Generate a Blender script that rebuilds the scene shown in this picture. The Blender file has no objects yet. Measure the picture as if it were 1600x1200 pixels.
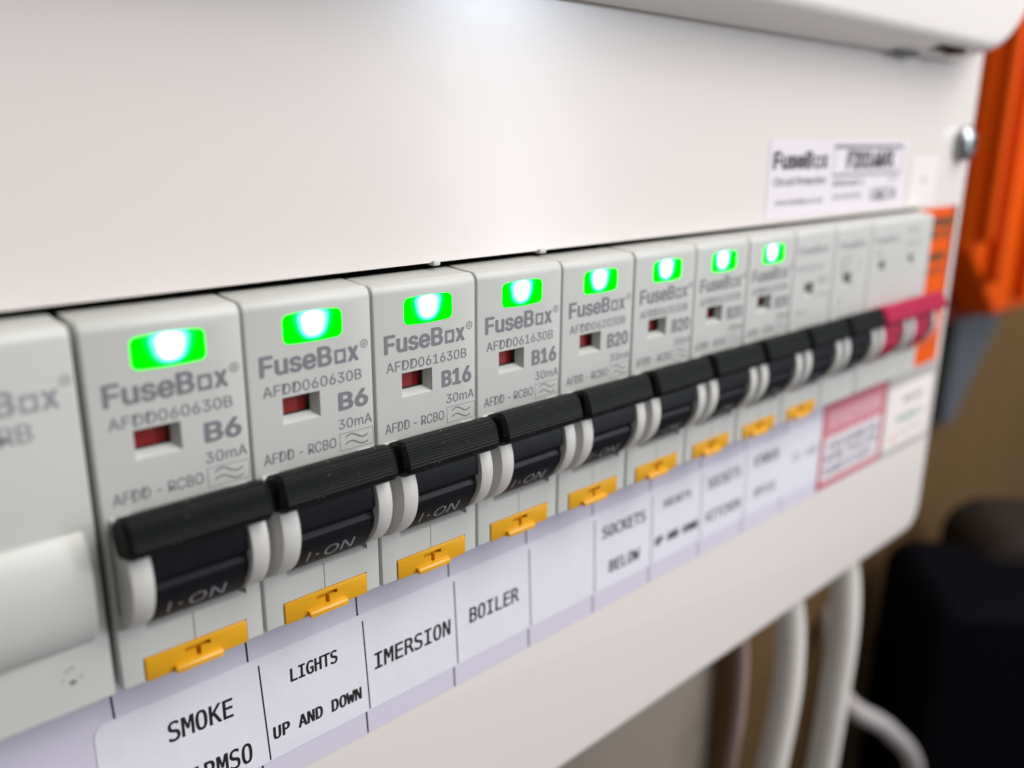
import bpy, bmesh, math, os, random
from mathutils import Vector, Matrix
random.seed(7)
sc = bpy.context.scene
C = sc.collection
MM = 0.001

# ------------------------------------------------------------------ camera
cam_d = bpy.data.cameras.new('camera')
cam = bpy.data.objects.new('camera', cam_d)
C.objects.link(cam)
yaw, pit, rol = math.radians(43.748), math.radians(-15.774), math.radians(0.518)
fw = Vector((math.sin(yaw)*math.cos(pit), math.cos(yaw)*math.cos(pit), math.sin(pit)))
rt0 = Vector((math.cos(yaw), -math.sin(yaw), 0))
up0 = rt0.cross(fw)
rt = math.cos(rol)*rt0 + math.sin(rol)*up0
up = -math.sin(rol)*rt0 + math.cos(rol)*up0
M4 = Matrix((rt, up, -fw)).transposed().to_4x4()
M4.translation = Vector((-27.94, -93.21, 61.60))*MM
cam.matrix_world = M4
cam_d.sensor_width = 36.0
cam_d.lens = 36.0*1368.5/1600.0
cam_d.clip_start = 0.005
cam_d.clip_end = 50.0
cam_d.dof.use_dof = True
cam_d.dof.focus_distance = 0.123
cam_d.dof.aperture_fstop = 11.0
sc.camera = cam

# ------------------------------------------------------------------ light
w = bpy.data.worlds.new('World')
sc.world = w
w.use_nodes = True
bg = w.node_tree.nodes['Background']
bg.inputs[0].default_value = (0.98, 0.95, 0.95, 1)
bg.inputs[1].default_value = 0.20

def area(name, loc, target, sx, sy, power, col):
    d = bpy.data.lights.new(name, 'AREA')
    d.shape = 'RECTANGLE'; d.size = sx; d.size_y = sy; d.energy = power; d.color = col
    o = bpy.data.objects.new(name, d); C.objects.link(o)
    o.location = loc
    o.rotation_euler = (Vector(target)-Vector(loc)).to_track_quat('-Z', 'Y').to_euler()
    return o
area('window_light', (0.84, -0.80, 0.13), (0.08, 0.0, 0.05), 0.12, 0.58, 2.0, (0.90, 0.94, 1.0))
area('window_sky', (0.82, -0.79, 0.30), (0.08, 0.0, 0.06), 0.10, 0.14, 2.1, (0.78, 0.88, 1.0))
area('room_light', (0.46, -0.50, 0.50), (0.10, 0.0, 0.0), 0.6, 0.45, 4.3, (1.0, 0.955, 0.93))
area('ceiling_light', (0.55, -0.50, 1.10), (0.10, 0.0, 0.0), 0.9, 0.6, 8.5, (1.0, 0.95, 0.92))

vs = sc.view_settings
vs.view_transform = 'Standard'; vs.look = 'None'; vs.exposure = 0.08; vs.gamma = 1.0
sc.render.engine = 'CYCLES'
sc.cycles.use_denoising = True
sc.cycles.max_bounces = 8
sc.cycles.blur_glossy = 0.3

# ------------------------------------------------------------------ materials
def mat(name, col, rough=0.45, metal=0.0, bump=None, var=0.0, vscale=60.0, coat=0.0, spec=0.5, dust=None):
    """bump: (noise scale per metre, distance in metres, strength)"""
    m = bpy.data.materials.new(name); m.use_nodes = True
    nt = m.node_tree; n = nt.nodes; L = nt.links
    p = n['Principled BSDF']
    p.inputs['Base Color'].default_value = (*col, 1)
    p.inputs['Roughness'].default_value = rough
    p.inputs['Metallic'].default_value = metal
    p.inputs['Specular IOR Level'].default_value = spec
    p.inputs['Coat Weight'].default_value = coat
    p.inputs['Coat Roughness'].default_value = 0.12
    tc = n.new('ShaderNodeTexCoord')
    src = None
    if var:
        nz = n.new('ShaderNodeTexNoise'); nz.inputs['Scale'].default_value = vscale; nz.inputs['Detail'].default_value = 6
        L.new(tc.outputs['Object'], nz.inputs['Vector'])
        mx = n.new('ShaderNodeMix'); mx.data_type = 'RGBA'
        mx.inputs[6].default_value = (*[c*(1-var) for c in col], 1)
        mx.inputs[7].default_value = (*[min(1, c*(1+var)) for c in col], 1)
        L.new(nz.outputs['Fac'], mx.inputs[0]); src = mx.outputs[2]
        rr = n.new('ShaderNodeMapRange')
        rr.inputs['To Min'].default_value = max(0.02, rough-3*min(var, 0.02)); rr.inputs['To Max'].default_value = rough+3*min(var, 0.02)
        L.new(nz.outputs['Fac'], rr.inputs['Value']); L.new(rr.outputs['Result'], p.inputs['Roughness'])
    if dust:
        vo = n.new('ShaderNodeTexVoronoi'); vo.inputs['Scale'].default_value = dust[0]
        L.new(tc.outputs['Object'], vo.inputs['Vector'])
        th = n.new('ShaderNodeMapRange'); th.inputs['From Min'].default_value = dust[1]*0.6; th.inputs['From Max'].default_value = dust[1]
        th.inputs['To Min'].default_value = 1; th.inputs['To Max'].default_value = 0
        L.new(vo.outputs['Distance'], th.inputs['Value'])
        nz2 = n.new('ShaderNodeTexNoise'); nz2.inputs['Scale'].default_value = dust[0]*0.23
        L.new(tc.outputs['Object'], nz2.inputs['Vector'])
        t2 = n.new('ShaderNodeMapRange'); t2.inputs['From Min'].default_value = 0.52; t2.inputs['From Max'].default_value = 0.62
        L.new(nz2.outputs['Fac'], t2.inputs['Value'])
        mu = n.new('ShaderNodeMath'); mu.operation = 'MULTIPLY'
        L.new(th.outputs['Result'], mu.inputs[0]); L.new(t2.outputs['Result'], mu.inputs[1])
        md = n.new('ShaderNodeMix'); md.data_type = 'RGBA'
        if src: L.new(src, md.inputs[6])
        else: md.inputs[6].default_value = (*col, 1)
        md.inputs[7].default_value = (*dust[2], 1)
        L.new(mu.outputs[0], md.inputs[0]); src = md.outputs[2]
    if src: L.new(src, p.inputs['Base Color'])
    if bump:
        nb = n.new('ShaderNodeTexNoise'); nb.inputs['Scale'].default_value = bump[0]; nb.inputs['Detail'].default_value = 3
        L.new(tc.outputs['Object'], nb.inputs['Vector'])
        b = n.new('ShaderNodeBump'); b.inputs['Distance'].default_value = bump[1]; b.inputs['Strength'].default_value = bump[2]
        L.new(nb.outputs['Fac'], b.inputs['Height']); L.new(b.outputs['Normal'], p.inputs['Normal'])
        if coat: L.new(b.outputs['Normal'], p.inputs['Coat Normal'])
    return m

M = {}
M['panel'] = mat('powder_coated_white_steel', (0.775, 0.73, 0.702), 0.235, bump=(900, 0.00012, 0.05), dust=(48, 0.012, (0.30, 0.27, 0.25)))
M['lid'] = mat('lid_white_steel', (0.80, 0.77, 0.75), 0.36, bump=(900, 0.00012, 0.07))
M['plastic'] = mat('breaker_grey_white_plastic', (0.525, 0.538, 0.512), 0.42, bump=(2600, 0.00004, 0.25), var=0.025, vscale=90, dust=(420, 0.045, (0.25, 0.23, 0.2)))
M['guard'] = mat('guard_white_plastic', (0.585, 0.58, 0.555), 0.40, bump=(2600, 0.00004, 0.2), var=0.03, vscale=150)
M['black'] = mat('toggle_black_plastic', (0.0065, 0.0078, 0.0078), 0.46, spec=0.11, bump=(3000, 0.00005, 0.35), var=0.15, vscale=300, dust=(1500, 0.13, (0.30, 0.30, 0.30)))
M['drum'] = mat('toggle_drum_black_plastic', (0.0075, 0.0080, 0.0105), 0.42, spec=0.12, bump=(2600, 0.00004, 0.3), var=0.15, vscale=300)
M['red'] = mat('main_switch_red_plastic', (0.41, 0.013, 0.058), 0.42, spec=0.2, var=0.05, vscale=200)
M['flag'] = mat('red_flag_plastic', (0.30, 0.007, 0.006), 0.45, var=0.1, vscale=400)
M['recess_dark'] = mat('dark_flag_and_recess_shade', (0.035, 0.045, 0.036), 0.5)  # recess shade with a green reflection, put into the colour; dark flags share it
M['yellow'] = mat('test_button_yellow_plastic', (0.72, 0.355, 0.004), 0.40, bump=(1800, 0.00005, 0.25), var=0.04, vscale=250)
M['print'] = mat('grey_pad_print', (0.185, 0.185, 0.205), 0.5)
M['print_soft'] = mat('pale_grey_pad_print', (0.30, 0.30, 0.32), 0.5)
M['ink'] = mat('black_label_ink', (0.012, 0.012, 0.014), 0.4)
M['toggle_print'] = mat('toggle_grey_print', (0.27, 0.275, 0.31), 0.5)
M['paper'] = mat('lavender_label_paper', (0.655, 0.625, 0.745), 0.5, bump=(1500, 0.00004, 0.2), var=0.015, vscale=60)
M['tape'] = mat('glossy_white_label_tape', (0.785, 0.785, 0.86), 0.14, bump=(150, 0.0009, 0.2), spec=0.55)
M['sticker'] = mat('white_paper_sticker', (0.78, 0.735, 0.78), 0.4, var=0.01)
M['sticker_warm'] = mat('warm_white_paper_sticker', (0.83, 0.78, 0.76), 0.4, var=0.01)
M['orange_paper'] = mat('orange_warning_paper', (0.74, 0.095, 0.001), 0.5, spec=0.1, var=0.04, vscale=200)
M['red_paper'] = mat('pinkish_red_sticker_print', (0.58, 0.15, 0.19), 0.4, var=0.05, vscale=200)
M['pink_ink'] = mat('pale_pink_ink', (0.78, 0.48, 0.52), 0.4)
M['green_ink'] = mat('green_ink', (0.22, 0.36, 0.27), 0.4)
M['grey_tape'] = mat('grey_label_holder_plastic', (0.42, 0.40, 0.385), 0.42, var=0.03)
M['steel'] = mat('zinc_plated_screw', (0.40, 0.425, 0.43), 0.34, metal=1.0, var=0.08, vscale=600)
M['dark'] = mat('gap_shade_dark', (0.02, 0.02, 0.022), 0.7)
M['orange'] = mat('orange_case_plastic', (0.70, 0.080, 0.0005), 0.5, spec=0.08, bump=(500, 0.0003, 0.2), var=0.05, vscale=25)
M['black_case'] = mat('black_case_fabric', (0.0025, 0.0026, 0.0045), 0.8, spec=0.05, bump=(800, 0.0004, 0.5), var=0.2, vscale=60)
M['brown_case'] = mat('dark_taupe_case', (0.030, 0.024, 0.021), 0.8, spec=0.1, bump=(600, 0.0004, 0.4), var=0.15, vscale=40)
M['cable'] = mat('grey_white_cable_sheath', (0.74, 0.71, 0.665), 0.38, var=0.04, vscale=50)
M['cable_grey'] = mat('pale_grey_cable_sheath', (0.42, 0.39, 0.39), 0.45, var=0.04, vscale=50)
M['cable_pink'] = mat('pinkish_cable_sheath', (0.40, 0.27, 0.245), 0.5, var=0.04, vscale=50)
M['bracket'] = mat('blue_grey_painted_metal', (0.085, 0.10, 0.118), 0.5, var=0.06, vscale=30)
M['wall'] = mat('grey_brown_wall_paint', (0.25, 0.215, 0.18), 0.85, bump=(120, 0.001, 0.3), var=0.12, vscale=14)
M['stain'] = mat('brown_spatter', (0.17, 0.13, 0.075), 0.5)
M['stain_soft'] = mat('faint_spatter', (0.42, 0.41, 0.36), 0.5)

def wood_mat():
    m = bpy.data.materials.new('brown_plywood'); m.use_nodes = True
    nt = m.node_tree; n = nt.nodes; L = nt.links; p = n['Principled BSDF']
    tc = n.new('ShaderNodeTexCoord'); mp = n.new('ShaderNodeMapping'); mp.inputs['Scale'].default_value = (26, 26, 3)
    nz = n.new('ShaderNodeTexNoise'); nz.inputs['Scale'].default_value = 3; nz.inputs['Detail'].default_value = 8; nz.inputs['Distortion'].default_value = 0.6
    cr = n.new('ShaderNodeValToRGB')
    cr.color_ramp.elements[0].position = 0.3; cr.color_ramp.elements[0].color = (0.130, 0.074, 0.030, 1)
    cr.color_ramp.elements[1].position = 0.72; cr.color_ramp.elements[1].color = (0.155, 0.088, 0.036, 1)
    L.new(tc.outputs['Object'], mp.inputs['Vector']); L.new(mp.outputs['Vector'], nz.inputs['Vector'])
    L.new(nz.outputs['Fac'], cr.inputs['Fac']); L.new(cr.outputs['Color'], p.inputs['Base Color'])
    p.inputs['Roughness'].default_value = 0.7; p.inputs['Specular IOR Level'].default_value = 0.1
    return m
M['wood'] = wood_mat()

def led_mat():
    """A lit green lamp: the bare LED shows white through the middle of its green light guide."""
    m = bpy.data.materials.new('lit_green_indicator'); m.use_nodes = True
    nt = m.node_tree; n = nt.nodes; L = nt.links
    n.remove(n['Principled BSDF'])
    out = n['Material Output']
    em = n.new('ShaderNodeEmission'); L.new(em.outputs[0], out.inputs['Surface'])
    tc = n.new('ShaderNodeTexCoord'); sp = n.new('ShaderNodeSeparateXYZ'); L.new(tc.outputs['Object'], sp.inputs[0])
    def math_(op, a, b=None, v=None):
        q = n.new('ShaderNodeMath'); q.operation = op
        L.new(a, q.inputs[0])
        if b is not None: L.new(b, q.inputs[1])
        elif v is not None: q.inputs[1].default_value = v
        return q.outputs[0]
    dx = math_('SUBTRACT', sp.outputs['X'], v=9.75*MM)
    dz = math_('SUBTRACT', sp.outputs['Z'], v=39.15*MM)
    # narrower towards the bottom of the lamp
    nar = math_('MULTIPLY_ADD', dz, v=110.0); n[nar.node.name].inputs[2].default_value = 1.0
    dxn = math_('DIVIDE', dx, nar)
    ex = math_('DIVIDE', dxn, v=2.85*MM); ez = math_('DIVIDE', dz, v=2.35*MM)
    e4 = math_('POWER', math_('ABSOLUTE', ex), v=2.2); z4 = math_('POWER', math_('ABSOLUTE', ez), v=3.2)
    r = math_('ADD', e4, z4)
    dep = math_('SUBTRACT', sp.outputs['Y'], v=0.35*MM)       # only on the rear wall of the light guide
    depf = n.new('ShaderNodeMapRange'); depf.inputs['From Min'].default_value = 0; depf.inputs['From Max'].default_value = 0.2*MM
    depf.inputs['To Min'].default_value = 6; depf.inputs['To Max'].default_value = 0
    L.new(dep, depf.inputs['Value'])
    r2 = math_('ADD', r, depf.outputs['Result'])
    cr = n.new('ShaderNodeValToRGB')
    e = cr.color_ramp.elements
    e[0].position = 0.07; e[0].color = (1.0, 1.0, 1.0, 1)
    e[1].position = 0.95; e[1].color = (0.0, 0.42, 0.0, 1)
    a = cr.color_ramp.elements.new(0.30); a.color = (0.09, 0.5, 0.5, 1)
    a = cr.color_ramp.elements.new(0.60); a.color = (0.0, 0.45, 0.06, 1)
    L.new(r2, cr.inputs['Fac']); L.new(cr.outputs['Color'], em.inputs['Color'])
    em.inputs['Strength'].default_value = 3.6
    return m
M['led'] = led_mat()

# ------------------------------------------------------------------ mesh helpers (all lengths in mm)
def smooth(me, ang=32):
    me.polygons.foreach_set('use_smooth', [True]*len(me.polygons))
    me.set_sharp_from_angle(angle=math.radians(ang))

def mesh_of(bm, name, m, ang=32):
    bmesh.ops.recalc_face_normals(bm, faces=bm.faces)
    me = bpy.data.meshes.new(name)
    bmesh.ops.scale(bm, vec=(MM, MM, MM), verts=bm.verts)
    bm.to_mesh(me); bm.free()
    me.materials.append(m)
    smooth(me, ang)
    return me

def link(name, me, parent=None, loc=None, **props):
    o = bpy.data.objects.new(name, me)
    C.objects.link(o)
    if parent: o.parent = parent
    if loc: o.location = Vector(loc)*MM
    for k, v in props.items(): o[k] = v
    return o

def thing(name, label, cat, loc=(0, 0, 0), group=None):
    o = link(name, None, None, loc, label=label, category=cat)
    if group: o['group'] = group
    o.empty_display_size = 0.005
    return o

def bbox(bm, x0, x1, y0, y1, z0, z1, bev=0.0, seg=2):
    r = bmesh.ops.create_cube(bm, size=1.0)
    vs_ = r['verts']
    bmesh.ops.scale(bm, vec=(x1-x0, y1-y0, z1-z0), verts=vs_)
    bmesh.ops.translate(bm, vec=((x0+x1)/2, (y0+y1)/2, (z0+z1)/2), verts=vs_)
    if bev:
        es = list({e for v in vs_ for e in v.link_edges})
        bmesh.ops.bevel(bm, geom=es, offset=bev, segments=seg, affect='EDGES', profile=0.5)

def prism(bm, pts, a0, a1, axis='x', bev=0.0, seg=2, bev_front_only=False):
    """polygon extruded along an axis: pts are (y,z) for 'x', (x,z) for 'y'"""
    def P(a, p): return (a, p[0], p[1]) if axis == 'x' else (p[0], a, p[1])
    v0 = [bm.verts.new(P(a0, p)) for p in pts]
    v1 = [bm.verts.new(P(a1, p)) for p in pts]
    n = len(pts)
    f0 = bm.faces.new(v0); f1 = bm.faces.new(v1[::-1])
    for i in range(n):
        bm.faces.new((v0[i], v0[(i+1) % n], v1[(i+1) % n], v1[i]))
    if bev:
        es = set(f1.edges) if False else set(f0.edges) | (set() if bev_front_only else set(f1.edges))
        bmesh.ops.recalc_face_normals(bm, faces=bm.faces)
        bmesh.ops.bevel(bm, geom=list(es), offset=bev, segments=seg, affect='EDGES', profile=0.5, clamp_overlap=True)

def arc(cx, cy, r, a0, a1, n):
    return [(cx+r*math.cos(math.radians(a0+(a1-a0)*i/n)), cy+r*math.sin(math.radians(a0+(a1-a0)*i/n))) for i in range(n+1)]

def rrect(x0, x1, z0, z1, r, n=8, corners=(1, 1, 1, 1)):
    """corners: bottom-left, bottom-right, top-right, top-left"""
    out = []
    for (cx, cz, a, on) in ((x0+r, z0+r, 180, corners[0]), (x1-r, z0+r, 270, corners[1]), (x1-r, z1-r, 0, corners[2]), (x0+r, z1-r, 90, corners[3])):
        if on: out += arc(cx, cz, r, a, a+90, n)
        else: out.append((x0 if a in (180, 90) else x1, z0 if a in (180, 270) else z1))
    return out

def cut(me, cutters):
    """subtract a list of bmeshes (mm) from a mesh; returns a new mesh"""
    o = bpy.data.objects.new('tmp', me); C.objects.link(o)
    tmp = []
    for bm in cutters:
        bmesh.ops.recalc_face_normals(bm, faces=bm.faces)
        bmesh.ops.scale(bm, vec=(MM, MM, MM), verts=bm.verts)
        cm = bpy.data.meshes.new('cut'); bm.to_mesh(cm); bm.free()
        co = bpy.data.objects.new('cut', cm); C.objects.link(co); tmp.append(co)
        md = o.modifiers.new('b', 'BOOLEAN'); md.operation = 'DIFFERENCE'; md.solver = 'EXACT'; md.object = co
    dg = bpy.context.evaluated_depsgraph_get()
    res = bpy.data.meshes.new_from_object(o.evaluated_get(dg))
    res.name = me.name
    for co in tmp: bpy.data.objects.remove(co)
    bpy.data.objects.remove(o)
    smooth(res)
    return res

# ------------------------------------------------------------------ lettering
FD = os.path.join(bpy.utils.resource_path('LOCAL'), 'datafiles', 'fonts')
def font(f):
    try: return bpy.data.fonts.load(os.path.join(FD, f))
    except Exception: return None
SANS, MONO = font('Inter.woff2'), font('DejaVuSansMono.woff2')

def text_polys(s, fnt, bold=0.0):
    cu = bpy.data.curves.new('t', 'FONT'); cu.body = s; cu.size = 1.0
    cu.resolution_u = 4
    if fnt: cu.font = fnt
    cu.offset = bold
    o = bpy.data.objects.new('t', cu); C.objects.link(o)
    dg = bpy.context.evaluated_depsgraph_get()
    me = bpy.data.meshes.new_from_object(o.evaluated_get(dg))
    vs_ = [(v.co.x, v.co.y) for v in me.vertices]
    fs = [tuple(p.vertices) for p in me.polygons]
    bpy.data.objects.remove(o); bpy.data.curves.remove(cu); bpy.data.meshes.remove(me)
    return vs_, fs

class Print:
    """flat print collected in (u, z) on a plane y = const"""
    def __init__(self): self.v, self.f, self.d = [], [], []
    def add(self, vs_, fs, depth=0.0):
        b = len(self.v); self.v += vs_; self.f += [tuple(i+b for i in f) for f in fs]
        self.d += [depth]*len(vs_)
    def text(self, s, u0, u1, z0, cap, fnt=None, bold=0.0, slope=0.0):
        """u0..u1 ink width, z0 baseline, cap height of a capital"""
        fnt = fnt or SANS
        # heavier strokes: the same ink laid down again a hair to the side
        thick = max(0.0, bold)
        vs_, fs = text_polys(s, fnt, min(0.0, bold))
        if not vs_: return self
        xs = [p[0] for p in vs_]; xm, xM = min(xs), max(xs)
        hv = [p[1] for p in text_polys('H', fnt)[0]]; h0, h1 = min(hv), max(hv)
        kz = cap/(h1-h0)
        t = thick*kz*1.1
        kx = (u1-u0-2*t)/(xM-xm)
        kz = (cap-1.2*t)/(h1-h0)
        offs = [(0, 0)] if not t else [(0, 0), (-t, 0), (t, 0), (0, -.6*t), (0, .6*t), (-.7*t, .45*t), (.7*t, .45*t), (-.7*t, -.45*t), (.7*t, -.45*t)]
        for i, (ox, oz) in enumerate(offs):
            self.add([(u0+t+ox+(x-xm)*kx, z0+.6*t+oz+(y-h0)*kz + slope*(x-xm)*kx) for x, y in vs_], fs, -0.0012*i)
        return self
    def rect(self, u0, u1, z0, z1, sl=0.0):
        self.add([(u0+sl, z0), (u1+sl, z0), (u1, z1), (u0, z1)], [(0, 1, 2, 3)]); return self
    def frame(self, u0, u1, z0, z1, t):
        self.rect(u0, u1, z0, z0+t); self.rect(u0, u1, z1-t, z1); self.rect(u0, u0+t, z0+t, z1-t); self.rect(u1-t, u1, z0+t, z1-t); return self
    def ribbon(self, pts, t):
        n = len(pts); a = []
        for i, (x, z) in enumerate(pts):
            p, q = pts[max(0, i-1)], pts[min(n-1, i+1)]
            d = Vector((q[0]-p[0], q[1]-p[1])).normalized()
            a += [(x-d.y*t/2, z+d.x*t/2), (x+d.y*t/2, z-d.x*t/2)]
        self.add(a, [(2*i, 2*i+1, 2*i+3, 2*i+2) for i in range(n-1)]); return self
    def mesh(self, name, m, y=-0.02, fn=None):
        me = bpy.data.meshes.new(name)
        co = [fn(u, z) for u, z in self.v] if fn else [(u, y+d, z) for (u, z), d in zip(self.v, self.d)]
        me.from_pydata([tuple(c*MM for c in p) for p in co], [], self.f)
        me.materials.append(m); me.update()
        return me

def brand(pr, u0, u1, z0, cap, bold=0.028):
    """the maker's word with its square o, as printed on breakers and sticker"""
    k = (u1-u0)/14.1
    pr.text('FuseB', u0, u0+10.1*k, z0, cap, bold=bold)
    x0, x1, h, t = u0+10.45*k, u0+12.15*k, cap*0.72, 0.40*k
    pr.rect(x0, x1, z0, z0+t).rect(x0, x0+t, z0+t, z0+h-t).rect(x0, x1, z0+h-t, z0+h)
    pr.rect(x1-t, x1, z0+h*0.29, z0+h-t).rect(x1-t*1.6, x1, z0+t, z0+t*1.3)
    pr.text('x', u0+12.4*k, u1, z0, cap, bold=bold)

# ================================================================== CONSUMER UNIT
cu = thing('consumer_unit', 'white steel consumer unit with its flap raised above a row of breakers', 'fuse box', (0, 5, -60))
def cl(name, me, **k): return link(name, me, cu, (0, -5, 60), **k)

PX0, PX1, PZ0, PZ1 = -190.0, 250.5, -60.0, 215.0
bm = bmesh.new()
prism(bm, rrect(PX0, PX1, PZ0, PZ1, 9), 5.0, 24.0, 'y', bev=3.0, seg=6, bev_front_only=True)
me = mesh_of(bm, 'front_panel', M['panel'])
c1 = bmesh.new(); bbox(c1, -150, 217.6, -5, 40, -1.2, 44.2)
c2 = bmesh.new(); bbox(c2, PX0+2, PX1-2, 6.4, 60, -8, 52)
me = cut(me, [c1, c2])
cl('front_panel', me)
bm = bmesh.new(); prism(bm, rrect(PX0+3, PX1-4, PZ0+3, PZ1-3, 8), 24.0, 109.0, 'y')
me = mesh_of(bm, 'back_box', M['panel'])
c1 = bmesh.new(); bbox(c1, PX0+5, PX1-6, 10, 106, PZ0+5, PZ1-5)
me = cut(me, [c1])
cl('back_box', me)
bm = bmesh.new(); bbox(bm, PX0+8, PX1-8, 50, 52, -20, 62)
cl('dark_backing', mesh_of(bm, 'dark_backing', M['dark']))  # added dark sheet, its colour stands in for shade in the gaps around breakers

# raised flap: a tray with rounded corners, its rim facing down over the panel
bm = bmesh.new()
fo, bo = rrect(-200, 253, 84.3, 260, 30, 14), rrect(-200, 252, 81.6, 260, 30, 14)
f0 = [bm.verts.new((x, -5.4, z)) for x, z in fo]; b0 = [bm.verts.new((x, 3.7, z)) for x, z in bo]
ff = bm.faces.new(f0); bm.faces.new(b0[::-1])
for i in range(len(fo)): bm.faces.new((f0[i], f0[(i+1) % len(fo)], b0[(i+1) % len(fo)], b0[i]))
bmesh.ops.recalc_face_normals(bm, faces=bm.faces)
bmesh.ops.bevel(bm, geom=list(ff.edges), offset=2.2, segments=5, affect='EDGES', profile=0.5)
me = mesh_of(bm, 'flip_lid', M['lid'])
c1 = bmesh.new(); bbox(c1, 198.0, 214.0, -3.0, 1.6, 75, 90)
me = cut(me, [c1])
lid = cl('flip_lid', me, label='raised white flap with its rim over the panel')
bm = bmesh.new()      # a brown liner, open below
bbox(bm, 198.1, 198.5, -2.9, 1.5, 84.0, 89); bbox(bm, 213.2, 213.9, -2.9, 1.5, 82.3, 89)
bbox(bm, 198.5, 213.2, -2.9, -2.5, 84.2, 89); bbox(bm, 198.5, 213.2, 1.1, 1.5, 83.2, 89); bbox(bm, 198.5, 213.2, -2.5, 1.1, 88.5, 89)
link('latch_slot', mesh_of(bm, 'latch_slot', mat('slot_brown', (0.15, 0.10, 0.07), 0.7, spec=0.1)), lid)
bm = bmesh.new(); prism(bm, [(186, 81.5), (198, 80.9), (198, 81.9), (186, 81.9)], 2.0, 4.9, 'y')
link('latch_clip', mesh_of(bm, 'latch_clip', M['bracket']), lid)

# fixing screw
bm = bmesh.new()
prof = [(0.0, 5.0), (5.0, 5.0), (5.0, 4.3), (4.65, 3.1), (3.7, 2.1), (2.4, 1.6), (0.0, 1.45)]
ring = []
for r, y in prof[1:-1]:
    ring.append([bm.verts.new((240.4+r*math.cos(2*math.pi*i/32), y, 60.8+r*math.sin(2*math.pi*i/32))) for i in range(32)])
for a, b in zip(ring, ring[1:]):
    for i in range(32): bm.faces.new((a[i], a[(i+1) % 32], b[(i+1) % 32], b[i]))
bm.faces.new(ring[-1])
bm.faces.new(ring[0][::-1])
me = mesh_of(bm, 'fixing_screw', M['steel'], 50)
k1 = bmesh.new(); bbox(k1, 238.0, 242.8, 0, 2.9, 60.35, 61.25)
k2 = bmesh.new(); bbox(k2, 239.95, 240.85, 0, 2.9, 58.4, 63.2)
me = cut(me, [k1, k2]); smooth(me, 50)
cl('fixing_screw', me)

# small moulded nibs at the upper edge of the cutout
for x, s in ((50.0, 0.62), (71.5, 0.75)):
    bm = bmesh.new(); bbox(bm, x, x+2.0*s, 4.5, 6.0, 43.75, 44.45, 0.2)
    cl('cutout_nib', mesh_of(bm, 'cutout_nib', M['plastic']))

# ================================================================== BREAKER PARTS
def body_profile():
    p = [(0, 0.25), (0.25, 0), (40, 0), (40, 38), (6.6, 38), (6.2, 43.25)]
    # sloping shoulder and rounded top edge
    p += [(2.0, 42.95)] + arc(1.35, 41.6, 1.35, 78, 180, 6)[0:] 
    return p

def body_mesh(width=18.0, led=True, window=(4.6, 9.8, 27.1, 30.5), toggles=(0.0,), tag=True, name='housing'):
    bm = bmesh.new()
    prism(bm, body_profile(), 0.11, width-0.11, 'x', bev=0.32, seg=3)
    me = mesh_of(bm, name, M['plastic'])
    cs = []
    for t in toggles:
        b = bmesh.new(); prism(b, [(-2, 6.62), (0.0, 6.62), (1.4, 7.35), (9, 9.5), (9, 20), (-2, 20)], t+3.55, t+15.9, 'x'); cs.append(b)
        b = bmesh.new(); bbox(b, t+8.94, t+9.06, -1, 0.3, 3.0, 7.6); cs.append(b)
        # clearance behind the guards
        b = bmesh.new(); bbox(b, t+0.75, t+17.1, -1, 3, 9.5, 20.0); cs.append(b)
    for wdw in (window if isinstance(window, list) else [window]):
        u0, u1, z0, z1 = wdw
        b = bmesh.new()
        f = [b.verts.new(p) for p in ((u0-.25, -0.5, z0-.25), (u1+.25, -0.5, z0-.25), (u1+.25, -0.5, z1+.2), (u0-.25, -0.5, z1+.2))]
        k = [b.verts.new(p) for p in ((u0+.35, 1.3, z0+.8), (u1-.75, 1.3, z0+.8), (u1-.75, 1.3, z1-.25), (u0+.35, 1.3, z1-.25))]
        g = [b.verts.new(p) for p in ((u0+.35, 4.0, z0+.8), (u1-.75, 4.0, z0+.8), (u1-.75, 4.0, z1-.25), (u0+.35, 4.0, z1-.25))]
        b.faces.new(f); b.faces.new(g[::-1])
        for i in range(4):
            j = (i+1) % 4
            b.faces.new((f[i], f[j], k[j], k[i])); b.faces.new((k[i], k[j], g[j], g[i]))
        cs.append(b)
    if led:
        b = bmesh.new(); prism(b, led_outline(0.0), -1, 1.6, 'y'); cs.append(b)
    if tag:
        b = bmesh.new(); bbox(b, 2.75, 15.65, -1, 1.0, -1.0, 3.22); cs.append(b)
    return cut(me, cs)

def led_outline(off=0.0):
    u0, u1, z0, z1 = 5.1+off, 13.5-off, 37.15+off, 40.7-off
    pts = rrect(u0, u1, z0, z1, 0.75, 5)
    out = []
    for u, z in pts:                     # bulged upper and lower edge
        s = 1-((u-9.3)/4.2)**2
        out.append((u, z+(0.22*s if z > 38.9 else -0.16*s)))
    # add bulge midpoints
    n = len(pts)
    res = []
    for i in range(n):
        res.append(out[i])
        a, b = pts[i], pts[(i+1) % n]
        if abs(a[0]-b[0]) > 3:
            for q in (0.2, 0.4, 0.6, 0.8):
                u = a[0]+(b[0]-a[0])*q; z = a[1]; s = 1-((u-9.3)/4.2)**2
                res.append((u, z+(0.22*s if z > 38.9 else -0.16*s)))
    return res

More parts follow.
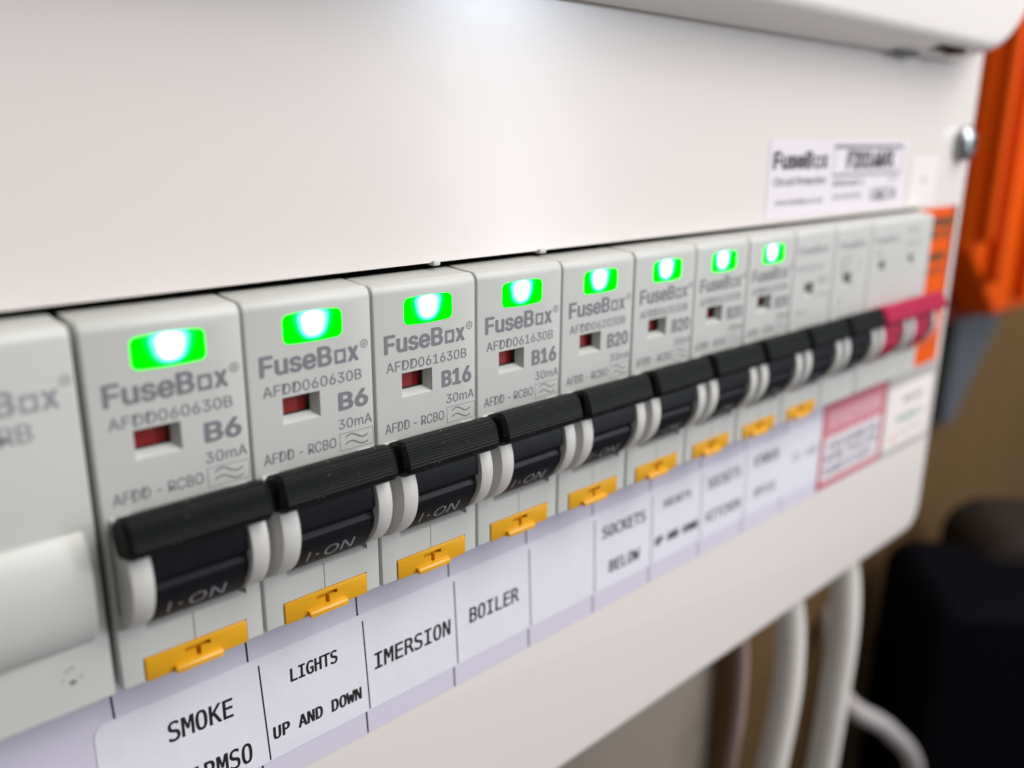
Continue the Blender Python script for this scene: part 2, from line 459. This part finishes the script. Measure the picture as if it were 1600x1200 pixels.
def led_mesh():
    bm = bmesh.new(); pts = led_outline(0.03); n = len(pts)
    a = [bm.verts.new((u, -0.06, z)) for u, z in pts]
    b = [bm.verts.new((u, 0.62, z)) for u, z in pts]
    c = [bm.verts.new((u, 1.5, z)) for u, z in pts]
    for i in range(n):
        j = (i+1) % n
        bm.faces.new((a[i], a[j], b[j], b[i]))
    bm.faces.new(b)
    me = bpy.data.meshes.new('indicator_light')
    bmesh.ops.delete(bm, geom=c, context='VERTS')
    bmesh.ops.scale(bm, vec=(MM, MM, MM), verts=bm.verts)
    bm.to_mesh(me); bm.free(); me.materials.append(M['led'])
    return me

def guard_mesh(u0, u1):
    bm = bmesh.new()
    prism(bm, arc(2.6, 14.5, 7.3, 78, 282, 36) + [(7.0, 8.0), (7.0, 21.0)], u0, u1, 'x', bev=0.17, seg=2)
    return mesh_of(bm, 'toggle_guard', M['guard'])

def drum_mesh(m):
    """black drum: flat upper land, a lip, then the printed facet"""
    bm = bmesh.new()
    pts = [(6.5, 20.5), (-1.2, 20.8), (-3.0, 19.0), (-3.95, 16.4), (-4.1, 14.7), (-3.95, 14.4), (-3.5, 14.15),
           (-3.4, 13.7), (-3.55, 13.35), (-3.72, 13.05), (-3.72, 12.7), (-3.66, 12.3), (-3.5, 11.55), (-1.7, 8.75), (-1.15, 8.2), (-0.35, 7.85), (2.2, 7.75), (6.5, 8.0)]
    prism(bm, pts, 3.58, 14.72, 'x', bev=0.08, seg=1)
    return mesh_of(bm, 'toggle_switch', m, 25)

def bar_mesh(u0, u1, m):
    """grip bar with fine grooves along its length and chamfered ends"""
    cy, cz, R = -3.35, 19.95, 2.66
    def outline(r, grooves):
        pts = []
        a = 0.0
        N = 168
        for i in range(N):
            a = 360.0*i/N
            rr = r
            if grooves and 66 <= a <= 196 and (i % 4) in (0, 1): rr = r-0.11
            ca, sa = abs(math.cos(math.radians(a+20))), abs(math.sin(math.radians(a+20)))
            rr2 = 0.925*rr/((ca**3.6+sa**3.6)**(1/3.6))
            pts.append((cy+rr2*math.cos(math.radians(a)), cz+rr2*math.sin(math.radians(a))))
        return pts
    bm = bmesh.new()
    rows = []
    for u, r, g in ((u0, R*0.76, False), (u0+0.06, R*0.80, False), (u0+0.62, R*0.98, False), (u0+0.64, R, True),
                    (u1-0.64, R, True), (u1-0.62, R*0.98, False), (u1-0.06, R*0.80, False), (u1, R*0.76, False)):
        rows.append([bm.verts.new((u, y, z)) for y, z in outline(r, g)])
    n = len(rows[0])
    for a, b in zip(rows, rows[1:]):
        for i in range(n): bm.faces.new((a[i], a[(i+1) % n], b[(i+1) % n], b[i]))
    bm.faces.new(rows[0]); bm.faces.new(rows[-1][::-1])
    return mesh_of(bm, 'toggle_bar', m, 20)

def tag_mesh():
    bm = bmesh.new()
    bbox(bm, 2.85, 15.55, -0.22, 0.9, 0.1, 3.12, 0.16, 2)
    me = mesh_of(bm, 'test_button', M['yellow'])
    b2 = bmesh.new(); prism(b2, [(-0.1, 1.05), (-0.75, 0.92), (-1.0, 0.65), (-1.0, 0.15), (-0.1, 0.12)], 6.1, 12.0, 'x', bev=0.14)
    lug = mesh_of(b2, 'lug', M['yellow'])
    k = bmesh.new(); bbox(k, 7.55, 10.75, -3, 0.5, 2.02, 2.6)
    k2 = bmesh.new(); bbox(k2, 8.85, 9.5, -3, 0.5, 1.0, 2.2)
    # the T is pressed into the button above its thumb lug
    o = cut(me, [k, k2])
    b = bmesh.new(); b.from_mesh(o); b.from_mesh(lug)
    me3 = bpy.data.meshes.new('test_button'); b.to_mesh(me3); b.free(); me3.materials.append(M['yellow']); smooth(me3)
    return me3

def flag_mesh(m, wdw=(4.6, 9.8, 27.1, 30.5), y=2.05):
    u0, u1, z0, z1 = wdw
    bm = bmesh.new(); bbox(bm, u0+.36, u1-.76, y, 3.6, z0+.81, z1-.26, 0.05, 1)
    return mesh_of(bm, 'indicator_flag', m)
def shade_lining_mesh(wdw=(4.6, 9.8, 27.1, 30.5)):  # added lining that darkens the recess walls in place of shade
    u0, u1, z0, z1 = wdw; t = 0.06
    bm = bmesh.new()
    a0, a1, b0, b1 = u0+.35, u1-.75, z0+.8, z1-.25
    bbox(bm, a0, a0+t, 1.3, 3.9, b0, b1); bbox(bm, a1-t, a1, 1.3, 3.9, b0, b1)
    bbox(bm, a0+t, a1-t, 1.3, 3.9, b0, b0+t); bbox(bm, a0+t, a1-t, 1.3, 3.9, b1-t, b1)
    return mesh_of(bm, 'window_shade_lining', M['recess_dark'])

def facet(u, s):
    """a point on the printed facet of the drum: s runs up the facet in mm"""
    p0, p1 = Vector((-1.7, 8.75)), Vector((-3.5, 11.55)); d = (p1-p0).normalized()
    nrm = Vector((-d.y, d.x))
    if nrm.x > 0: nrm = -nrm
    q = p0+d*s+nrm*0.025
    return (u, q.x, q.y)

WDW = (4.6, 9.8, 27.1, 30.5)
ME = dict(housing=body_mesh(), led=led_mesh(), guard_a=guard_mesh(0.95, 3.4), guard_b=guard_mesh(14.9, 17.15), drum=drum_mesh(M['drum']),
          bar=bar_mesh(0.62, 17.6, M['black']), tag=tag_mesh(), flag=flag_mesh(M['flag']), recess_dark=shade_lining_mesh())
pr = Print(); pr.rect(5.3, 5.55, 0.35, 2.45).text('\u00b7', 6.5, 6.95, 0.35, 2.1).text('ON', 7.8, 12.2, 0.35, 2.1)
ME['on'] = pr.mesh('toggle_lettering', M['toggle_print'], fn=facet)
pr = Print(); brand(pr, 1.75, 15.8, 33.55, 2.6)
ME['brand'] = pr.mesh('brand_lettering', M['print'])
def reg(pr, u, z, r):
    pr.ribbon([(u+r*math.cos(2*math.pi*i/24), z+r*math.sin(2*math.pi*i/24)) for i in range(25)], r*0.24)
    pr.text('R', u-r*0.38, u+r*0.45, z-r*0.5, r*1.05)
pr = Print(); reg(pr, 16.65, 35.6, 0.52); ME['reg'] = pr.mesh('registered_mark', M['print'])
def model_print(code):
    return Print().text(code, 2.0, 16.1, 31.0, 1.38, bold=0.008).mesh('model_lettering', M['print'])
def rating_print(s):
    u0 = 12.4 if len(s) == 2 else 11.45
    return Print().text(s, u0, 17.0, 27.25, 2.45, bold=0.035).mesh('rating_lettering', M['print'])
ME['ma'] = Print().text('30mA', 12.3, 17.5, 24.75, 1.32, bold=0.006).mesh('current_lettering', M['print'])
ME['type'] = Print().text('AFDD - RCBO', 1.55, 11.85, 22.5, 1.38, bold=0.006).mesh('type_lettering', M['print'])
pr = Print(); pr.frame(12.35, 17.6, 21.75, 24.15, 0.07)
for zc in (23.45, 22.5):
    pts = [(13.25+3.5*i/24, zc+0.36*math.sin(2*math.pi*(i/24)*0.92+0.15)) for i in range(25)]
    pr.ribbon(pts, 0.19)
ME['wave'] = pr.mesh('waveform_symbol', M['print'])
MODEL = {c: model_print(c) for c in ('AFDD060630B', 'AFDD061630B', 'AFDD062030B')}
RATE = {r: rating_print(r) for r in ('B6', 'B16', 'B20')}

def build_breaker(label, rating, code, k):
    t = thing('circuit_breaker', label, 'circuit breaker', (18.0*k, 0, 0), 'lit breakers in the row')
    link('housing', ME['housing'], t)
    link('indicator_light', ME['led'], t, label='lit green indicator')
    link('window_shade_lining', ME['recess_dark'], t); link('indicator_flag', ME['flag'], t)
    link('toggle_guard', ME['guard_a'], t); link('toggle_guard', ME['guard_b'], t)
    s = link('toggle_switch', ME['drum'], t)
    link('toggle_bar', ME['bar'], s); link('toggle_lettering', ME['on'], s)
    link('test_button', ME['tag'], t)
    link('brand_lettering', ME['brand'], t); link('registered_mark', ME['reg'], t)
    link('model_lettering', MODEL[code], t); link('rating_lettering', RATE[rating], t)
    link('current_lettering', ME['ma'], t); link('type_lettering', ME['type'], t); link('waveform_symbol', ME['wave'], t)
    return t

def copy_tree(o, parent=None):
    c = o.copy(); C.objects.link(c)
    if parent: c.parent = parent
    for ch in list(o.children): copy_tree(ch, c)
    return c

BR = [('B6', 'AFDD060630B', 'white B6 breaker with green light beside the surge device, above the SMOKE label'),
      ('B6', 'AFDD060630B', 'white B6 breaker with green light above the LIGHTS label'),
      ('B16', 'AFDD061630B', 'white B16 breaker with green light above the IMERSION label'),
      ('B16', 'AFDD061630B', 'white B16 breaker with green light above the BOILER label'),
      ('B20', 'AFDD062030B', 'white B20 breaker with green light above the blank label'),
      ('B20', 'AFDD062030B', 'white B20 breaker with green light above the SOCKETS BELOW label'),
      ('B20', 'AFDD062030B', 'white B20 breaker with green light above the SOCKETS UP AND DOWN label'),
      ('B20', 'AFDD062030B', 'white breaker with the last green light of the row, farthest from the surge device')]
proto = build_breaker(BR[0][2], BR[0][0], BR[0][1], 0)
jit = [(0, 0), (0.02, 0.05), (-0.03, -0.04), (0.0, 0.05), (0.03, -0.03), (-0.02, 0.02), (0.02, 0.03), (0, 0)]
for k in range(1, 8):
    c = copy_tree(proto)
    c.location = Vector((18.0*k, jit[k][0], jit[k][1]))*MM
    c['label'] = BR[k][2]
    for ch in c.children:
        if ch.name.startswith('model_lettering'): ch.data = MODEL[BR[k][1]]
        if ch.name.startswith('rating_lettering'): ch.data = RATE[BR[k][0]]

# two breakers without a lamp
W8, W9 = (5.6, 9.4, 28.2, 31.2), (5.4, 9.2, 28.6, 31.6)
t = thing('circuit_breaker', 'white breaker without a green light but with a yellow test button', 'circuit breaker', (18.0*8, 0, 0), 'unlit breakers in the row')
link('housing', body_mesh(led=False, window=W8), t)
link('window_shade_lining', shade_lining_mesh(W8), t); link('indicator_flag', flag_mesh(M['recess_dark'], W8), t)
link('toggle_guard', ME['guard_a'], t); link('toggle_guard', ME['guard_b'], t)
s = link('toggle_switch', ME['drum'], t); link('toggle_bar', ME['bar'], s); link('toggle_lettering', ME['on'], s)
link('test_button', ME['tag'], t)
pr = Print(); brand(pr, 1.4, 14.6, 37.6, 1.9); link('brand_lettering', pr.mesh('brand_lettering', M['print_soft']), t)
link('model_lettering', Print().text('RTM3206B', 1.6, 13.2, 33.9, 1.3).mesh('model_lettering', M['print_soft']), t)
link('rating_lettering', Print().text('B32', 11.5, 16.0, 30.6, 1.6, bold=0.02).mesh('rating_lettering', M['print_soft']), t)
link('current_lettering', Print().text('30mA', 11.6, 16.2, 27.6, 1.1).mesh('current_lettering', M['print_soft']), t)
link('type_lettering', Print().text('RCBO', 3.0, 7.6, 24.3, 1.1).mesh('type_lettering', M['print_soft']), t)

t = thing('circuit_breaker', 'white breaker with no light or test button, beside the red main switch', 'circuit breaker', (18.0*9, 0, 0), 'unlit breakers in the row')
link('housing', body_mesh(led=False, window=W9, tag=False), t)
link('window_shade_lining', shade_lining_mesh(W9), t); link('indicator_flag', flag_mesh(M['recess_dark'], W9), t)
link('toggle_guard', ME['guard_a'], t); link('toggle_guard', ME['guard_b'], t)
s = link('toggle_switch', ME['drum'], t); link('toggle_bar', ME['bar'], s); link('toggle_lettering', ME['on'], s)
pr = Print(); brand(pr, 2.2, 15.2, 37.3, 1.9); link('brand_lettering', pr.mesh('brand_lettering', M['print_soft']), t)
pr = Print()
for i, tx in enumerate(('MTB', 'B32', '6kA')): pr.text(tx, 3.2, 8.4, 34.6-1.6*i, 1.15)
pr.text('1', 12.2, 13.2, 33.8, 1.2).text('2', 12.2, 14.0, 31.9, 1.2)
link('rating_lettering', pr.mesh('rating_lettering', M['print_soft']), t)
link('type_lettering', Print().text('4', 4.2, 5.4, 25.0, 1.4).mesh('type_lettering', M['print_soft']), t)

# main switch: two poles under one red handle
t = thing('main_switch', 'double width main switch with a red handle beside the orange sticker', 'main switch', (180.0, 0, 0))
WM = [(5.4, 8.6, 30.2, 32.9), (22.6, 25.4, 30.6, 33.2)]
link('housing', body_mesh(36.0, led=False, window=WM, toggles=(0.0, 18.0), tag=False), t)
for q in WM: link('window_shade_lining', shade_lining_mesh(q), t); link('indicator_flag', flag_mesh(M['recess_dark'], q, 1.9), t)
dr = drum_mesh(M['red'])
s = link('toggle_switch', dr, t)
link('toggle_switch', dr, t, (18.0, 0, 0))
link('toggle_bar', bar_mesh(0.5, 37.4, M['red']), s)
for q in (0, 18.0):
    link('toggle_guard', ME['guard_a'], t, (q, 0, 0)); link('toggle_guard', ME['guard_b'], t, (q, 0, 0))
pr = Print(); brand(pr, 1.8, 15.6, 37.2, 1.9); link('brand_lettering', pr.mesh('brand_lettering', M['print_soft']), t)
pr = Print(); pr.text('IMS100', 20.6, 27.2, 39.0, 1.2).text('100A 230V', 20.4, 29.0, 35.6, 1.1).text('2P', 2.8, 6.6, 34.4, 1.3)
link('rating_lettering', pr.mesh('rating_lettering', M['print_soft']), t)

# surge protection device at the start of the row
t = thing('surge_protector', 'plain white module with a bulging cover and brown spatter, next to the SMOKE breaker', 'surge protector', (-36.4, 0, 0))
bm = bmesh.new(); prism(bm, body_profile(), 0.14, 35.9, 'x', bev=0.55, seg=3)
link('housing', mesh_of(bm, 'housing', M['plastic']), t)
bm = bmesh.new()
pts = [(1.0, 21.2), (0.05, 20.9), (-0.35, 20.5), (-0.95, 19.6), (-1.45, 18.3), (-1.8, 16.6), (-1.95, 14.6), (-1.85, 12.4), (-1.5, 10.4), (-0.8, 8.7), (0.0, 7.7), (1.0, 7.3)]
prism(bm, pts, 2.0, 34.7, 'x', bev=0.8, seg=3)
link('cartridge_cover', mesh_of(bm, 'cartridge_cover', M['plastic'], 50), t)
pr = Print(); brand(pr, 19.8, 34.1, 34.7, 2.6); link('brand_lettering', pr.mesh('brand_lettering', M['print_soft']), t)
pr = Print(); reg(pr, 34.85, 37.4, 0.55); link('registered_mark', pr.mesh('registered_mark', M['print_soft']), t)
pr = Print(); pr.text('RB', 28.0, 31.2, 31.7, 2.0, bold=0.012); link('model_lettering', pr.mesh('model_lettering', M['print_soft']), t)
def blob(pr, u, z, r, n=14):
    a = [(u+r*(0.75+0.4*random.random())*math.cos(2*math.pi*i/n), z+0.75*r*(0.75+0.4*random.random())*math.sin(2*math.pi*i/n)) for i in range(n)]
    pr.add([(u, z)]+a, [(0, 1+i, 1+(i+1) % n) for i in range(n)])
pr = Print(); blob(pr, 31.55, 3.65, 0.42); link('stain', pr.mesh('stain', M['stain']), t)
pr = Print(); blob(pr, 32.5, 4.0, 0.3); blob(pr, 30.6, 4.3, 0.25); blob(pr, 31.6, 5.4, 0.35); blob(pr, 31.0, 5.2, 0.3)
link('stain', pr.mesh('stain', M['stain_soft']), t)

# ================================================================== LABELS ON THE PANEL
YP = 5.0
def sheet(name, pts, m, y, th, parent):
    bm = bmesh.new(); prism(bm, pts, y-th, y+0.0, 'y')
    return link(name, mesh_of(bm, name, m), parent)
def lettering(parent, pr, m, y, label=None, name='lettering'):
    o = link(name, pr.mesh(name, m, y), parent)
    if label: o['label'] = label
    return o

# paper strip under the breakers
t = thing('paper_label_strip', 'long lavender paper strip under the row of breakers', 'label strip')
sheet('paper', rrect(-95, 211.3, -26.9, 1.8, 0.3, 2), M['paper'], YP-0.003, 0.10, t)
pr = Print()
for i in range(-3, 10):
    x = 17.36*i
    pr.rect(x-0.14, x+0.14, -6.25, 1.0, 0.25); pr.rect(x+0.98, x+1.28, -26.85, -23.1, 0.15)
lettering(t, pr, M['ink'], YP-0.112, name='divider_lines')

# glossy printed tape
t = thing('printed_label_tape', 'glossy white tape printed with circuit names, stuck along the lavender strip', 'label tape')
sheet('tape', rrect(-2.3, 178.0, -23.0, -6.35, 1.5, 6, (1, 0, 0, 1)), M['tape'], YP-0.106, 0.09, t)
YT = YP-0.106-0.09-0.012
pr = Print()
for i, x in enumerate((19.0, 35.75, 53.3, 70.35, 87.6, 105.1, 122.4, 139.8)):
    pr.rect(x-0.12, x+0.12, -22.8, -7.4, 0.75)
lettering(t, pr, M['ink'], YT, name='divider_lines')
def word(s, u0, u1, z, cap, bold=0.012, slope=-0.02, m='ink'):
    lettering(t, Print().text(s, u0, u1, z, cap, MONO, bold, slope), M[m], YT, 'printed '+s)
word('SMOKE', 6.25, 15.0, -12.85, 2.9, 0.012, -0.045)
word('ALARMSO', 4.9, 17.15, -21.0, 3.1, 0.012, -0.04)
word('LIGHTS', 23.55, 31.25, -12.1, 2.15, 0.02)
word('UP AND DOWN', 20.4, 35.1, -19.9, 2.05, 0.024, -0.022)
word('IMERSION', 37.6, 52.5, -16.5, 2.8, 0.014, -0.006)
word('BOILER', 56.6, 68.0, -16.35, 2.8, 0.014, -0.012)
word('SOCKETS', 90.0, 103.2, -12.0, 2.5, 0.018, -0.02)
word('BELOW', 92.4, 101.9, -19.9, 2.6, 0.018, -0.02)
word('SOCKETS', 109.0, 118.6, -11.25, 1.75, 0.02)
word('UP AND DOWN', 106.8, 121.9, -19.2, 1.95, 0.035)
word('SOCKETS', 124.8, 137.8, -11.7, 2.6)
word('KITCHEN', 125.1, 138.4, -19.5, 2.5)
word('STUDIO', 143.2, 154.2, -11.35, 2.5, 0.02)
word('OFFICE', 144.4, 153.8, -19.2, 2.2, 0.012)
word('EV AND', 161.3, 173.6, -14.7, 2.1, 0.0, m='print')

# red and white caution sticker
t = thing('red_caution_sticker', 'red bordered white caution sticker at the far end of the label strip', 'sticker')
sheet('backing', rrect(175.2, 211.8, -26.5, -2.7, 0.4, 2), M['red_paper'], YP-0.21, 0.10, t)
pr = Print(); pr.rect(177.0, 209.8, -24.6, -12.4); lettering(t, pr, M['sticker'], YP-0.322, name='white_field')
pr = Print()
pr.rect(177.0, 209.8, -11.4, -5.2)
lettering(t, pr, mat('pink_band', (0.68, 0.29, 0.35), 0.4, var=0.1, vscale=300), YP-0.322, name='heading_band')
pr = Print(); pr.text('CAUTION', 179.5, 207.5, -9.6, 3.3, bold=0.02); lettering(t, pr, M['pink_ink'], YP-0.334, 'pale heading word')
pr = Print()
pr.text('THIS BOARD HAS', 178.6, 208.4, -16.4, 2.3, bold=0.02).text('MORE THAN ONE', 178.6, 208.4, -19.6, 2.2, bold=0.02).text('SOURCE OF SUPPLY', 178.4, 207.0, -23.2, 2.3, bold=0.02)
lettering(t, pr, mat('slate_ink', (0.11, 0.11, 0.16), 0.4), YP-0.334)

# grey holder and white test sticker
t = thing('grey_label_holder', 'grey plastic label holder behind the small white test sticker', 'label holder')
sheet('holder', rrect(211.9, 246.2, -27.3, -2.7, 0.3, 2), M['grey_tape'], YP-0.003, 0.12, t)
t = thing('white_test_sticker', 'white sticker with green and orange print on the grey holder', 'sticker')
sheet('backing', rrect(213.2, 244.4, -25.4, -6.6, 0.4, 2), M['sticker_warm'], YP-0.13, 0.10, t)
pr = Print(); pr.text('RCD TEST', 224.5, 238, -12.6, 2.2, bold=0.02); lettering(t, pr, M['print'], YP-0.245, 'dark line of print')
pr = Print(); pr.text('PASSED 12', 221.0, 240.0, -18.2, 2.3, bold=0.03); lettering(t, pr, M['green_ink'], YP-0.245, 'green line of print')
pr = Print(); pr.text('six months', 223.5, 240.5, -22.3, 1.7); lettering(t, pr, M['print'], YP-0.245, 'small grey line of print')
pr = Print(); blob(pr, 219.8, -22.4, 1.6); lettering(t, pr, mat('orange_ink', (0.80, 0.36, 0.25), 0.4), YP-0.245, name='orange_dot')

# orange sticker beside the main switch
t = thing('orange_warning_sticker', 'bright orange warning sticker with dark print beside the red handle', 'sticker')
sheet('backing', [(219.0, -2.4), (244.6, -2.4), (242.6, 43.8), (213.0, 43.8), (213.0, 44.5), (211.0, 44.5), (211.0, 44.3), (219, 44.3)][:3] + [(244.6, 43.6), (219.0, 43.6)], M['orange_paper'], YP-0.003, 0.12, t)
pr = Print(); pr.rect(219.5, 241.8, 38.3, 40.6)
pr.text('DUAL', 226.0, 233.0, 34.6, 3.4, bold=0.05).text('AC', 235.0, 240.6, 34.6, 3.4, bold=0.05)
pr.text('WARNING', 225.0, 240.5, 28.2, 2.6, bold=0.05).text('ISOLATE', 224.5, 240.0, 24.6, 2.0, bold=0.05)
lettering(t, pr, mat('brown_ink', (0.10, 0.045, 0.012), 0.4), YP-0.135)
pr = Print()
for i in range(4): pr.rect(222.0, 240.5-3*(i % 2), 3.0+3.6*i, 4.1+3.6*i)
lettering(t, pr, mat('orange_shade_ink', (0.52, 0.075, 0.003), 0.4), YP-0.135, 'darker orange lines of print')

# maker's rating sticker
t = thing('rating_sticker', 'white rating sticker printed F2014MX on the panel above the breakers', 'sticker')
sheet('backing', rrect(138.9, 206.0, 45.2, 61.4, 0.5, 3), M['sticker'], YP-0.003, 0.10, t)
YS = YP-0.116
pr = Print(); brand(pr, 140.3, 163.8, 55.4, 3.7, bold=0.045)
lettering(t, pr, M['ink'], YS, name='brand_lettering')
ink2 = mat('soft_black_ink', (0.05, 0.05, 0.06), 0.4)
pr = Print().text('Circuit Protection', 141.1, 163.7, 52.0, 1.7, bold=0.02)
lettering(t, pr, ink2, YS)
lettering(t, Print().text('www.fusebox.co.uk', 142.5, 162.8, 47.9, 1.25, bold=0.015), ink2, YS)
pr = Print(); pr.frame(166.3, 202.8, 53.4, 60.5, 0.28); pr.rect(166.6, 202.5, 59.6, 60.2); pr.rect(166.6, 202.5, 53.7, 54.0)
lettering(t, pr, M['print'], YS, name='printed_frame')
lettering(t, Print().text('F2014MX', 172.8, 198.2, 54.9, 4.3, bold=0.05), ink2, YS, 'large model code')
pr = Print().text('BS EN 61439-3', 167.2, 182.5, 51.2, 1.35, bold=0.03).text('1224', 195.6, 200.8, 51.8, 1.2).text('100A 230V 50Hz', 167.4, 182.0, 48.2, 1.2, bold=0.01)
lettering(t, pr, ink2, YS)
lettering(t, Print().text('UKCA', 187.0, 201.5, 47.2, 3.0, bold=0.03), mat('grey_ink', (0.12, 0.12, 0.14), 0.4), YS)

t = thing('blank_white_sticker', 'small plain white sticker with one grey mark below the screw', 'sticker')
sheet('backing', rrect(209.0, 226.2, 44.6, 57.6, 0.6, 3), M['sticker_warm'], YP-0.003, 0.10, t)
pr = Print(); blob(pr, 217.8, 51.4, 1.1); lettering(t, pr, M['print_soft'], YS, name='printed_mark')

# ================================================================== BEHIND AND BELOW
bm = bmesh.new(); bbox(bm, -1500, 2500, 125, 140, -1500, 1500)
link('wall', mesh_of(bm, 'wall', M['wall']), None, None, kind='structure')
t = thing('plywood_board', 'brown plywood board fixed to the wall behind the fuse box', 'board', (330, 117, -700))
bm = bmesh.new(); bbox(bm, 0, 1400, -7.5, 7.5, 0, 1500, 1.0)
link('board', mesh_of(bm, 'board', M['wood']), t)

# orange case at the right, ribbed front, lower corner cut away
t = thing('orange_plastic_case', 'ribbed orange plastic case on the board right of the fuse box', 'case', (480, 109, -30))
bm = bmesh.new()
prism(bm, [(428, 10), (478, -29), (600, -31), (600, 190), (428, 190)], 62, 109, 'y', bev=4, seg=3)
link('case_body', mesh_of(bm, 'case_body', M['orange']), t, (-480, -109, 30))
bm = bmesh.new()
prism(bm, [(424, -24), (474, -35), (590, -37), (590, 185), (424, 185)], 80, 108.5, 'y', bev=3, seg=2)
link('case_shaded_base', mesh_of(bm, 'case_shaded_base', mat('orange_case_shade', (0.20, 0.016, 0.002), 0.5, spec=0.1, var=0.06)), t, (-480, -109, 30))  # darker orange stands in for the case's shaded side and lower bevel
for x in (430.5, 452.0, 500.0, 540):
    bm = bmesh.new(); bbox(bm, x, x+8, 55, 62.5, 14 if x < 440 else (-8 if x < 480 else -22), 186, 2.5, 3)
    link('rib', mesh_of(bm, 'rib', M['orange']), t, (-480, -109, 30))

# blue-grey bracket seen past the edge of the box
t = thing('metal_bracket', 'blue-grey painted metal bracket between the fuse box and the plywood', 'bracket', (560, 109, -200))
bm = bmesh.new()
prism(bm, [(532, -112), (552, -112), (560, -101), (604, -60), (622, 10), (532, 10)], 98, 109, 'y', bev=2, seg=2)
link('bracket_plate', mesh_of(bm, 'bracket_plate', M['bracket']), t, (-560, -109, 200))

def tube(pts, r, n=20, sub=10):
    P_ = [Vector(p) for p in pts]
    path = []
    for i in range(len(P_)-1):
        p0, p1, p2, p3 = P_[max(0, i-1)], P_[i], P_[i+1], P_[min(len(P_)-1, i+2)]
        for j in range(sub):
            s = j/sub
            path.append(0.5*((2*p1)+(p2-p0)*s+(2*p0-5*p1+4*p2-p3)*s*s+(3*p1-p0-3*p2+p3)*s**3))
    path.append(P_[-1])
    bm = bmesh.new(); rows = []
    side = Vector((1, 0, 0.01))
    for i, p in enumerate(path):
        d = (path[min(i+1, len(path)-1)]-path[max(i-1, 0)]).normalized()
        a = (side-d*side.dot(d)).normalized(); b = d.cross(a)
        rows.append([bm.verts.new(p+r*(math.cos(2*math.pi*k/n)*a+math.sin(2*math.pi*k/n)*b)) for k in range(n)])
    for a, b in zip(rows, rows[1:]):
        for k in range(n): bm.faces.new((a[k], a[(k+1) % n], b[(k+1) % n], b[k]))
    bm.faces.new(rows[0][::-1]); bm.faces.new(rows[-1])
    return bm
def cable(name, label, pts, r, m, group='cables below the fuse box'):
    me = mesh_of(tube(pts, r), name, m)
    return link(name, me, None, None, label=label, category='cable', group=group)
cable('power_cable', 'thick grey-white cable dropping from the box, the one nearer its corner', [(236, 34, -56), (238, 24, -72), (238, 20, -95), (237, 20, -130), (237, 22, -170), (233, 26, -230), (228, 30, -320), (225, 40, -480)], 5.0, M['cable'])
cable('power_cable', 'thick grey-white cable dropping from the box beside the thin pinkish one', [(202, 36, -56), (203, 24, -74), (202, 20, -100), (198, 20, -130), (193, 22, -170), (188, 26, -230), (184, 30, -320), (180, 40, -480)], 4.6, M['cable'])
cable('thin_cable', 'thin pinkish cable hanging below the box', [(186, 40, -56), (187, 30, -80), (188, 28, -105), (189, 30, -140), (190, 34, -200), (190, 40, -300), (190, 44, -480)], 1.9, M['cable_pink'])
cable('grey_cable', 'pale grey cable curving away towards the black bag', [(425, 108, -205), (395, 92, -205), (362, 72, -205), (345, 56, -203), (368, 46, -222), (402, 42, -262), (420, 44, -330), (425, 50, -480)], 4.6, M['cable_grey'])

# dark bag on the floor side of the board, standing at an angle
cpos = Vector((-27.94, -93.21, 61.60))
def at(x, y, depth):
    d = (x-800)/1368.5*rt-(y-600)/1368.5*up+fw
    return cpos+d*depth
base = at(1418, 1230, 480)
t = thing('black_bag', 'black soft bag with rounded top below the plywood, right of the cables', 'bag', tuple(base))
R3 = Matrix.Rotation(-yaw-0.12, 4, 'Z')
def rot(bm): bmesh.ops.transform(bm, matrix=R3, verts=bm.verts)
bm = bmesh.new(); prism(bm, rrect(0, 240, -160, 109, 16, 8), 0, 90, 'y', bev=8, seg=4); rot(bm)
link('bag_body', mesh_of(bm, 'bag_body', M['black_case'], 50), t)
bm = bmesh.new(); prism(bm, rrect(44, 230, -160, 124, 26, 10), 60, 130, 'y', bev=10, seg=4); rot(bm)
link('bag_flap', mesh_of(bm, 'bag_flap', M['brown_case'], 50), t)
